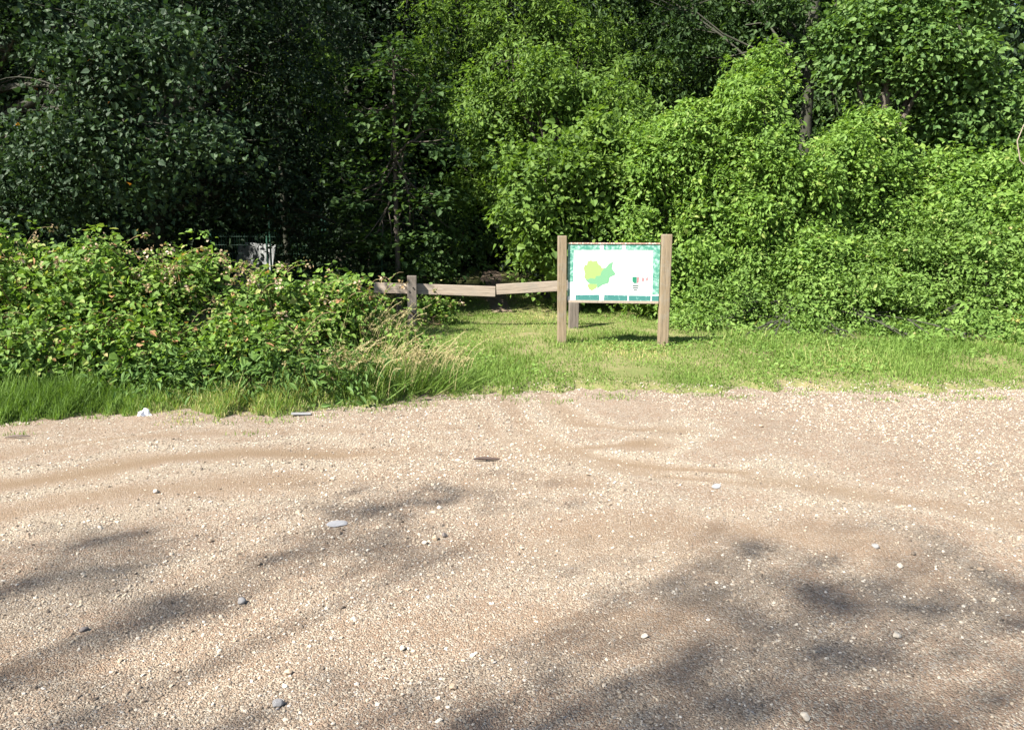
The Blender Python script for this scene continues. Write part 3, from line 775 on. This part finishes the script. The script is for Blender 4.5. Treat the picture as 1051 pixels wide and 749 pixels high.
# nettles along the front of the brambles
for i, (u, lab) in enumerate([(70, 'dark nettle patch below the tallest bramble bush'), (205, 'dark nettle patch in front of the middle bramble bush'), (300, 'dark nettle patch below the lower bramble bush')]):
    tree('nettle_patch', at(u, 400, 7.75)[:2], [B(u - 45, 392, 7.35, .4, .22, .22), B(u, 388, 7.4, .45, .22, .25), B(u + 50, 390, 7.5, .4, .22, .22)], 3300, .065, 'nettle', lab, 'nettles',
         seed=90 + i, fork=.2, r0=.008, cr=.15, tv=LV_SLIM, crown='foliage', trunk='stems', bark='cane', clump=20, shell=.7)

# ------------------------------------------------------------------ grass
GV = np.array([(-.5, 0, 0), (.5, 0, 0), (-.36, .14, .55), (.36, .14, .55), (0, .45, 1)], float)
GF = np.array([(0, 1, 3), (0, 3, 2), (2, 3, 4)])
def blades(x, y, h, w, seed, z=None, bend=1.0, rbias=0.0, lean=None):
    rng = np.random.default_rng(seed)
    n = len(x)
    th = rng.uniform(0, 6.28, n)
    d = np.c_[np.cos(th), np.sin(th), np.zeros(n)]
    up = np.c_[rng.normal(0, .22, (n, 2)), np.ones(n)]
    if lean is not None: up = up + np.asarray(lean)
    up = norm(up)
    Mx = frames(up, d)
    hs = h * np.exp(rng.normal(0, .3, n)); ws = w * rng.uniform(.7, 1.3, n)
    sc = np.c_[ws, hs * bend * rng.uniform(.3, 1.2, n), hs]
    if z is None: z = ground_z(x, y)
    r = np.clip(rng.random(n) * .8 + rbias + .18 * snoise(np.c_[x, y, x * 0], 2.0, 4), 0, 1)
    return scatter(GV, GF, np.c_[x, y, z - .004], Mx, sc, r)

rng = np.random.default_rng(101)
# mown verge
n = 300000
x = rng.uniform(-2.6, 11, n); y = 7.3 + 13 * rng.random(n) ** 1.5
P = np.c_[x, y, np.zeros(n)]
dens = .85 + .35 * snoise(P, 2.4, 6) + .2 * snoise(P, 8, 2)
dE = y - edge_y(x)
dens = dens * np.clip((dE + .08 + .14 * snoise(P, 3.3, 8)) / .22, 0, 1)
dens = dens * np.clip(path_dist(x, y, SPUR) / .25, .3, 1) * np.clip((path_dist(x, y, PATH) - .05) / .4, .2, 1)
k = rng.random(n) < dens
x, y = x[k], y[k]; dE = dE[k]
h = .034 + .035 * np.clip(snoise(np.c_[x, y, x * 0], 1.2, 8), 0, 1) + .035 * np.clip((x - 3.2) / 3, 0, 1) * np.clip((dE - .7) / 1.2, 0, 1)
h *= np.clip(.75 + dE * .5, .6, 1)
V, Fc, rr = blades(x, y, h, .0085, 102, bend=1.4)
tag(link('grass', np_mesh('grass', V, Fc, rr), M['verge']), 'short sunlit grass of the verge around the map board', 'grass', kind='stuff')
# low broad-leaved weeds in the verge
n = 13000
x = rng.uniform(-1.5, 9.5, n); y = edge_y(x) + .15 + 3.2 * rng.random(n)
k = snoise(np.c_[x, y, x * 0], 1.9, 12) > rng.normal(.25, .3, len(x))
x, y = x[k], y[k]; n = len(x)
tv = LV_BROAD
Mx = frames(np.c_[rng.normal(0, .5, (n, 2)), np.ones(n)], rng.normal(size=(n, 3)))
V, Fc, rr = scatter(tv, LF, np.c_[x, y, ground_z(x, y) + rng.uniform(.02, .07, n)], Mx, rng.uniform(.02, .05, n), np.clip(rng.random(n) * .9, 0, .92))
tag(link('clover', np_mesh('clover', V, Fc, rr), M['bank']), 'low broad leaved weeds growing in the verge', 'weeds', kind='stuff')
# long grass along the foot of the brambles
n = 52000
x = -6.5 + 6.2 * rng.random(n); dE = -.04 + .75 * rng.random(n) ** 1.2
y = edge_y(x) + dE
k = rng.random(n) < np.clip(.75 + .4 * snoise(np.c_[x, y, x * 0], 2.5, 3), .1, 1) * np.clip((dE + .1) / .2, 0, 1)
x, y, dE = x[k], y[k], dE[k]
h = (.07 + .13 * np.clip(dE / .4, 0, 1)) * (1 + .35 * snoise(np.c_[x, y, x * 0], 1.7, 5)) * np.clip((-.15 - x) / .9, .3, 1)
V1 = blades(x, y, np.maximum(h, .04), .0065, 103, bend=1.3, rbias=.12)
# taller rough grass in front of the right bank
n = 14000
x = rng.uniform(2.6, 10, n); y = edge_y(x) + .9 + 3.2 * rng.random(n)
k = rng.random(n) < np.clip((y - edge_y(x) - .8) / 1.4, .05, 1) * np.clip((x - 2.4) / 2, 0, 1)
x, y = x[k], y[k]
V2 = blades(x, y, .075 * (1 + .7 * snoise(np.c_[x, y, x * 0], 2, 5)), .008, 104, bend=1.2, rbias=.15)
V, Fc, rr = joinm([V1, V2])
tag(link('long_grass', np_mesh('long_grass', V, Fc, rr), M['grass']), 'long green grass at the feet of the brambles and bank', 'grass', kind='stuff')
# sparse growth on the gravel margin
n = 2600
cx = rng.uniform(-4.6, 6, 70); cy = edge_y(cx) - .12 - .55 * rng.random(70) ** 2
pk = rng.integers(0, 70, n)
x = cx[pk] + rng.normal(0, .09, n); y = cy[pk] + rng.normal(0, .05, n)
V, Fc, rr = blades(x, y, np.full(n, .03), .007, 105, z=gravel_z(x, y), bend=1.5, rbias=.1)
tag(link('sparse_grass', np_mesh('sparse_grass', V, Fc, rr), M['verge']), 'thin grass tufts creeping into the gravel margin', 'grass', kind='stuff')

# dry seed-headed tussocks at the end of the brambles
def tussock(u, Y, h, seed, label, n=620):
    p = at(u, 380, Y); base = np.array([p[0], p[1], gz(p[0], p[1])])
    root = empty('grass_tussock', base, label, 'grass tussock')
    rng = np.random.default_rng(seed)
    x = rng.normal(0, .22, n); y = rng.normal(0, .14, n)
    out = np.c_[x * 2.2 + .12, y * 1.6 - .10, np.zeros(n)]
    V, Fc, rr = blades(x, y, np.full(n, h * .62), .0065, seed, z=np.zeros(n), bend=1.1, lean=out)
    link('blades', np_mesh('blades', V, Fc, rr), M['grass'], root)
    st, hd = [], []
    for i in range(60):
        s = np.array([rng.normal(0, .20), rng.normal(0, .12), 0]); th = rng.uniform(-1.5, 1.5) - .35
        hh_ = h * rng.uniform(.75, 1.15); o_ = hh_ * rng.uniform(.25, .65)
        e = s + np.array([o_ * math.cos(th), o_ * math.sin(th), hh_ * rng.uniform(.75, 1)])
        pth = bezier(s, s + [o_ * .15, o_ * .1 * math.sin(th), hh_ * .8], e, 9)
        st.append(tube(pth, np.linspace(.003, .0018, 9), 3))
        for t in range(16):
            q = pth[6] * (1 - t / 15) + pth[8] * (t / 15)
            hd.append((q + rng.normal(0, .008, 3), norm(pth[8] - pth[6]) + rng.normal(0, .35, 3)))
    for V, Fc, rr in st:
        link('stalk', np_mesh('stalk', V, Fc, np.full(len(Fc), .55)), M['straw'], root)
    for i in range(0, len(hd), 16):
        ps = np.array([a_ for a_, _ in hd[i:i + 16]]); ds = np.array([b_ for _, b_ in hd[i:i + 16]])
        V, Fc, rr = scatter(LV_SLIM, LF, ps, frames(rng.normal(size=(len(ps), 3)), ds), rng.uniform(.014, .028, len(ps)), rng.random(len(ps)))
        link('seed_sprays', np_mesh('seed_sprays', V, Fc, rr), M['straw'], root)
    return root
tussock(384, 8.8, .74, 111, 'tallest dry grass tussock, its tan plumes against the barrier rail')
tussock(418, 7.85, .5, 112, 'drooping dry grass tussock at the gravel end of the brambles')
tussock(362, 7.6, .5, 113, 'dry grass tussock among green blades left of the drooping one', 300)
tussock(446, 8.1, .36, 114, 'shortest dry grass tussock, on the open grass right of the brambles', 260)

# ------------------------------------------------------------------ map board
Y_L, Y_R = 11.05, 10.85
pl = at(576.5, 353, Y_L); pr = at(680, 355, Y_R)
sdir = (pr - pl)[:2]; slen = float(np.linalg.norm(sdir)); ang = math.atan2(sdir[1], sdir[0])
mid = (pl + pr) / 2
g0 = min(gz(*pl[:2]), gz(*pr[:2]))
sign = empty('map_board', (mid[0], mid[1], g0), 'wooden two post map board with green bordered white map panel on the grass', 'sign')
sign.rotation_euler = (0, 0, ang)
hl = at(576, 242, Y_L)[2] - g0; hr = at(680, 240.5, Y_R)[2] - g0
for sx, h_, rot, w_ in ((-1, hl, .16, .122), (1, hr, .12, .135)):
    me = box_mesh([((0, 0, h_ / 2 - .15), (w_, w_, h_ + .3), 0, 0)], .012)
    p_ = link('post', me, M['post'], sign)
    p_.location = (sx * slen / 2, 0, 0); p_.rotation_euler = (0, .006 * sx, rot)
zt = at(625, 249.5, 10.9)[2] - g0; zb = at(625, 311, 10.9)[2] - g0
pw = slen - .145; ph = zt - zb; pc = (zt + zb) / 2
bd = link('backing_board', box_mesh([((0, .012, pc), (pw, .018, ph - .03), 0, 0)], .002), M['rail'], sign)
frm = print_mat('peeling red brown frame paint', (.36, .22, .17), (.62, .52, .45), .5, .6, 40)
link('top_batten', box_mesh([((0, -.001, zt - .006), (pw, .03, .018), 0, 0)], .003), frm, sign)
link('bottom_batten', box_mesh([((0, -.004, zb + .012), (pw, .036, .034), 0, 0)], .003), M['rail'], sign)

def poly_mesh(pts, t=.0016):
    """flat printed shape with a real thickness; pts in (x, z), y is the depth."""
    import bmesh
    bm = bmesh.new()
    vs = [bm.verts.new((px_, 0, pz_)) for px_, pz_ in pts]
    f = bm.faces.new(vs)
    r = bmesh.ops.extrude_face_region(bm, geom=[f])
    bmesh.ops.translate(bm, verts=[e for e in r['geom'] if isinstance(e, bmesh.types.BMVert)], vec=(0, t, 0))
    bmesh.ops.recalc_face_normals(bm, faces=bm.faces[:])
    me = bpy.data.meshes.new('print'); bm.to_mesh(me); bm.free()
    return me
# coordinates read off the board: sx 125..658, sy 110..465
def bx(a_): return -pw / 2 + (a_ - 125) / (658 - 125) * pw
def bz(a_): return zt - .016 - (a_ - 118) / (456 - 118) * (ph - .045)
def rect(x0, y0, x1, y1): return [(bx(x0), bz(y1)), (bx(x1), bz(y1)), (bx(x1), bz(y0)), (bx(x0), bz(y0))]
white = plain('white map print', (.62, .62, .62), .4, .03)
sheet = link('map_sheet', poly_mesh(rect(125, 118, 658, 456), .002), white, sign)
sheet.location = (0, 0, 0); sheet.data.transform(__import__('mathutils').Matrix.Translation((0, -.0015, 0)))
teal = print_mat('green map border', (.055, .235, .17), (.27, .44, .37), .46, .62, 18)
teal2 = print_mat('blue green map border', (.04, .18, .165), (.18, .36, .34), .56, .66, 18)
border = [[(125, 118), (310, 118), (312, 153), (160, 154), (158, 345), (126, 346)],
          [(332, 118), (438, 118), (440, 152), (334, 153)], [(462, 118), (658, 118), (658, 418), (620, 418), (618, 153), (460, 153)],
          [(173, 424), (312, 421), (314, 456), (172, 456)], [(342, 421), (478, 424), (478, 456), (340, 456)], [(485, 424), (612, 424), (612, 456), (485, 456)], [(618, 424), (658, 424), (658, 456), (618, 456)],
          [(126, 385), (140, 392), (138, 430), (128, 436)]]
def prints(name, shapes, mat, y, parent):
    for s in shapes:
        me = poly_mesh([(bx(a_), bz(b_)) for a_, b_ in s][::-1], .001)
        o = link(name, me, mat, parent); o.location = (0, y, 0)
prints('border_strip', border[:3] + border[7:], teal, -.003, sheet)
prints('border_strip', border[3:7], teal2, -.003, sheet)
prints('map_area', [[(218, 262), (226, 241), (237, 243), (241, 222), (262, 214), (271, 221), (297, 217), (302, 236), (319, 247), (326, 262), (338, 262), (322, 286), (318, 306), (292, 310), (286, 326), (258, 322), (244, 332), (222, 320), (227, 296)], [(240, 362), (262, 352), (300, 360), (296, 380), (268, 397), (252, 388)]],
       plain('yellow green map area', (.23, .335, .105), .5, .12, 60), -.003, sheet)
prints('map_area', [[(228, 324), (244, 332), (258, 322), (286, 326), (292, 310), (318, 306), (322, 286), (338, 262), (350, 256), (366, 234), (390, 222), (384, 262), (408, 298), (372, 316), (366, 350), (330, 362), (300, 384), (298, 358), (256, 356), (236, 340)]],
       plain('mint green map area', (.12, .285, .155), .5, .12, 60), -.0032, sheet)
prints('logo', [[(503, 311), (529, 311), (529, 350), (512, 350), (503, 338)]], plain('green logo ink', (.012, .17, .10), .5), -.003, sheet)
prints('logo', [[(531, 313), (541, 313), (540, 346), (531, 350)]], plain('red logo ink', (.30, .08, .09), .5), -.003, sheet)
prints('emblem', [[(556, 318), (566, 313), (574, 322), (569, 343), (558, 338)], [(580, 318), (593, 312), (595, 326), (588, 344), (582, 332)]], plain('faded pink emblem ink', (.32, .18, .19), .5), -.003, sheet)
prints('text_line', [[(505, 362), (541, 362), (541, 369), (505, 369)], [(507, 374), (538, 374), (538, 381), (507, 381)], [(511, 387), (533, 387), (533, 394), (511, 394)]], plain('faded grey text ink', (.05, .08, .06), .5), -.003, sheet)
bolt = plain('dull bolt steel', (.3, .3, .3), .5, .3, 30, .8)

# ------------------------------------------------------------------ the barrier
YB = 12.9
def barrier(post_u, post_top, post_bot, rail, label, seed):
    p = at(post_u, post_bot, YB); g = gz(p[0], p[1])
    root = empty('wooden_barrier', (p[0], p[1], g), label, 'barrier', 'two arms of the wooden barrier')
    ht = at(post_u, post_top, YB)[2] - g
    link('post', box_mesh([((0, 0, ht / 2 - .15), (.15, .13, ht + .3), .1, .01)], .010), M['greypost'], root)
    (u0, v0), (u1, v1) = rail
    a_ = at(u0, v0, YB + .11) - np.array(root.location); b_ = at(u1, v1, YB + .11) - np.array(root.location)
    L = float(np.linalg.norm(b_ - a_)); c_ = (a_ + b_) / 2
    ry = -math.atan2(b_[2] - a_[2], b_[0] - a_[0])
    rl = link('rail', box_mesh([((0, 0, 0), (.062, .165, L), 0, 0)], .006), M['rail'], root)
    # timber grain runs along z of the mesh: lay that axis along the rail
    from mathutils import Matrix
    rl.location = Vector([float(q) for q in c_])
    rl.rotation_euler = (Matrix.Rotation(ry, 3, 'Y') @ Matrix.Rotation(math.pi / 2, 3, 'Y') @ Matrix.Rotation(math.pi / 2, 3, 'Z')).to_euler()
    bt = np.array([0, -.165, (a_[2] + (b_[2] - a_[2]) * (0 - a_[0]) / (b_[0] - a_[0]))])
    for dx in (-.03, .03):
        V, Fc, rr = tube([(dx, -.078, bt[2] + dx), (dx, -.064, bt[2] + dx)], [.012, .012], 8)
        link('bolt', np_mesh('bolt', V, Fc), bolt, root)
    return root
barrier(423.5, 283, 337, ((384, 295.0), (508.5, 299.2)), 'left barrier arm, weathered rail on a grey post behind the brambles', 1)
barrier(588.5, 289, 337, ((509.5, 297.0), (600, 292.0)), 'right barrier arm, pale rail sloping up behind the board post', 2)

# ------------------------------------------------------------------ green mesh fence and pale sheet in the shade
wire = plain('green coated wire', (.018, .08, .05), .6, .2)
def mesh_panel(x0, y0, x1, y1, z0, z1, label):
    root = empty('mesh_fence', ((x0 + x1) / 2, (y0 + y1) / 2, z0), label, 'mesh fence', 'green mesh fence panels')
    a_ = np.array([x0, y0]); b_ = np.array([x1, y1]); mc = (a_ + b_) / 2
    ps = []
    L = np.linalg.norm(b_ - a_)
    for t in np.arange(0, 1.0001, .06 / L):
        q = a_ + (b_ - a_) * t - mc
        ps.append(tube([(q[0], q[1], 0), (q[0], q[1], z1 - z0)], [.0022, .0022], 4))
    for zz in np.arange(.05, z1 - z0, .18):
        ps.append(tube([(*(a_ - mc), zz), (*(b_ - mc), zz)], [.0022, .0022], 4))
    V, Fc, rr = joinm(ps)
    link('wire_mesh', np_mesh('wire_mesh', V, Fc), wire, root)
    for e in (a_, b_):
        q = e - mc
        V, Fc, rr = tube([(q[0], q[1], -.1), (q[0], q[1], z1 - z0 + .05)], [.02, .02], 8)
        link('post', np_mesh('post', V, Fc), wire, root)
p0, p1, p2 = at(218, 270, 17.5), at(275, 270, 17.3), at(332, 270, 16.8)
p3 = at(392, 270, 16.2)
mesh_panel(p0[0], p0[1], p1[0], p1[1], gz(*p0[:2]), at(240, 240, 17.3)[2], 'green mesh fence panel in front of the pale sheet')
mesh_panel(p1[0] + .07, p1[1], p2[0], p2[1], gz(*p1[:2]), at(300, 212, 17)[2], 'taller dark mesh fence panel right of the pale sheet')
mesh_panel(p2[0] + .07, p2[1], p3[0], p3[1], gz(*p2[:2]), at(360, 225, 16.5)[2], 'dark mesh fence panel left of the sapling stem')
pp = at(256, 262, 18.4)
sh = link('leaning_sheet', box_mesh([((0, 0, .5), (1.1, .03, 1.3), 0, .06)], .01), plain('pale grey corrugated sheet', (.20, .21, .21), .7, .12, 8))
sh.location = (pp[0], pp[1], gz(pp[0], pp[1])); sh.rotation_euler = (R(-12), 0, R(-25))
tag(sh, 'pale grey sheet leaning in the shade behind the mesh fence', 'sheet')

# ------------------------------------------------------------------ small things on the gravel
def stone_mesh(sx, sy, sz, seed):
    import bmesh
    bm = bmesh.new(); bmesh.ops.create_icosphere(bm, subdivisions=3, radius=.5)
    rg_ = random.Random(seed)
    ks = [(Vector((rg_.gauss(0, 1), rg_.gauss(0, 1), rg_.gauss(0, 1))).normalized(), rg_.uniform(.30, .46)) for _ in range(11)]
    for v_ in bm.verts:
        for k_, d_ in ks:
            e = v_.co.dot(k_) - d_
            if e > 0: v_.co -= k_ * e * .9
        if sz < .019: v_.co.z = min(v_.co.z, .12 + .1 * v_.co.x)
        v_.co.x *= sx; v_.co.y *= sy; v_.co.z *= sz
    me = bpy.data.meshes.new('stone'); bm.to_mesh(me); bm.free()
    return me
def stone_mat(nm, c): return plain(nm, c, .85, .3, 60)
SM = {'grey': stone_mat('grey stone', (.20, .195, .195)), 'pale': stone_mat('pale stone', (.44, .39, .32)), 'slate': stone_mat('slate', (.27, .27, .28)), 'dark': stone_mat('dark stone', (.14, .12, .11)), 'tan': stone_mat('tan stone', (.37, .28, .195))}
STONES = [(346, 535, .125, .10, .0185, 'slate', 'flat grey slate piece lying alone left of the middle of the gravel'),
          (735, 505, .10, .07, .012, 'slate', 'faint grey flat stone set into the gravel right of the middle'),
          (248, 615, .05, .04, .035, 'grey', 'blue grey stone in the shade on the left of the gravel'),
          (285, 723, .042, .035, .03, 'grey', 'dark grey stone near the bottom edge, left of middle'),
          (413, 665, .03, .026, .022, 'pale', 'pale round stone in sunlight below the slate piece'),
          (465, 705, .034, .028, .02, 'tan', 'cream stone near the bottom edge in the middle'),
          (662, 656, .036, .028, .02, 'pale', 'small white stone left of the right hand shade patch'),
          (923, 588, .03, .03, .026, 'pale', 'bright white stone between two shade bands on the right'),
          (898, 568, .04, .03, .028, 'grey', 'grey stone at the upper edge of the right hand shade'),
          (920, 658, .045, .035, .024, 'pale', 'largest pale stone inside the sunlit gap in the right hand shade'),
          (447, 552, .05, .035, .03, 'tan', 'tan stone topmost of the small heap right of the slate piece'),
          (436, 556, .04, .03, .026, 'pale', 'pale stone left end of the small heap right of the slate piece'),
          (456, 549, .034, .03, .03, 'dark', 'dark stone right end of the small heap right of the slate piece'),
          (826, 740, .04, .03, .026, 'pale', 'pale stone lowest on the right, at the bottom edge'),
          (296, 690, .032, .028, .02, 'tan', 'tan stone above the dark grey stone at the bottom'),
          (86, 646, .04, .03, .02, 'dark', 'dark flat stone at the left in soft shade'),
          (160, 505, .05, .035, .028, 'pale', 'pale stone standing on the tyre track at the left'),
          (1006, 590, .036, .03, .02, 'tan', 'tan stone in the shade close to the right edge')]
for i, (u, v_, sx, sy, sz, mt, lab) in enumerate(STONES):
    g = gp(u, v_)
    o = link('stone', stone_mesh(sx, sy, sz, i), SM[mt])
    o.location = (g[0], g[1], float(gravel_z(np.array([g[0]]), np.array([g[1]]))[0]) + sz * .3); o.rotation_euler = (0, 0, i * 1.1)
    tag(o, lab, 'stone', 'loose stones on the gravel')
g0_, g1_ = gp(486, 471.5), gp(513, 471)
zz = gravel_z(np.array([g0_[0], g1_[0]]), np.array([g0_[1], g1_[1]]))
L_ = float(np.linalg.norm(g1_ - g0_))
V, Fc, rr = tube([(-L_ / 2, 0, 0), (-L_ / 4, .008, .004), (0, .004, .004), (L_ / 4, -.006, .002), (L_ / 2, 0, 0)], [.005, .011, .012, .010, .005], 7, .15)
o = link('stick', np_mesh('stick', V, Fc, smooth=True), plain('wet dark stick', (.05, .03, .022), .7))
o.location = ((g0_[0] + g1_[0]) / 2, (g0_[1] + g1_[1]) / 2, float(zz.mean()) + .018)
tag(o, 'short dark stick lying across the gravel below the barrier', 'stick')
g = gp(18, 454)
V, Fc, rr = tube([(-.09, 0, 0), (-.03, .01, .008), (.03, .0, .012), (.09, .02, .004)], [.004, .010, .009, .004], 6, .15)
o = link('stick', np_mesh('stick', V, Fc, smooth=True), plain('grey brown twig', (.10, .075, .06), .8))
o.location = (g[0], g[1], float(gravel_z(np.array([g[0]]), np.array([g[1]]))[0]) + .012)
tag(o, 'grey brown twig on the gravel at the left edge', 'stick')
# crumpled white paper
import bmesh
g = gp(148, 428)
bm = bmesh.new(); bmesh.ops.create_grid(bm, x_segments=7, y_segments=7, size=.055)
rp = random.Random(8)
for v_ in bm.verts:
    v_.co.z = .075 * max(0, 1 - math.hypot(v_.co.x + .01, v_.co.y) / .06) + .02 * math.sin(v_.co.x * 70 + v_.co.y * 40) + rp.uniform(0, .014) + .015
    v_.co.x += rp.uniform(-.006, .006); v_.co.y *= .7
r = bmesh.ops.solidify(bm, geom=bm.faces[:], thickness=.0012)
me = bpy.data.meshes.new('paper'); bm.to_mesh(me); bm.free()
o = link('paper_litter', me, plain('white paper', (.82, .82, .84), .6, .05))
o.location = (g[0], g[1], gz(g[0], g[1]) + .012); o.rotation_euler = (R(18), R(10), .5)
tag(o, 'crumpled white paper at the grass edge below the brambles', 'litter')
g = gp(309, 424)
o = link('card_scrap', box_mesh([((0, 0, 0), (.17, .07, .004), 0, 0)], .002), plain('grey card', (.20, .20, .205), .8, .35, 20))
o.location = (g[0], g[1], float(gravel_z(np.array([g[0]]), np.array([g[1]]))[0]) + .016); o.rotation_euler = (.05, .04, .2)
tag(o, 'flat pale grey card scrap at the gravel edge, right of the paper', 'litter')
# bare stem curving down at the right edge
pth = [at(1051, 128, 14.2), at(1044, 145, 14.15), at(1047, 165, 14.1), at(1062, 178, 14.1), at(1075, 300, 14.1)]
V, Fc, rr = tube(np.array(pth), [.008, .01, .012, .013, .018], 6)
o = link('bare_stem', np_mesh('bare_stem', V - np.array(pth[-1]), Fc, smooth=True), M['twig'])
o.location = [float(q) for q in pth[-1]]
tag(o, 'bare pale stem curving out of the thicket at the right edge', 'stem')
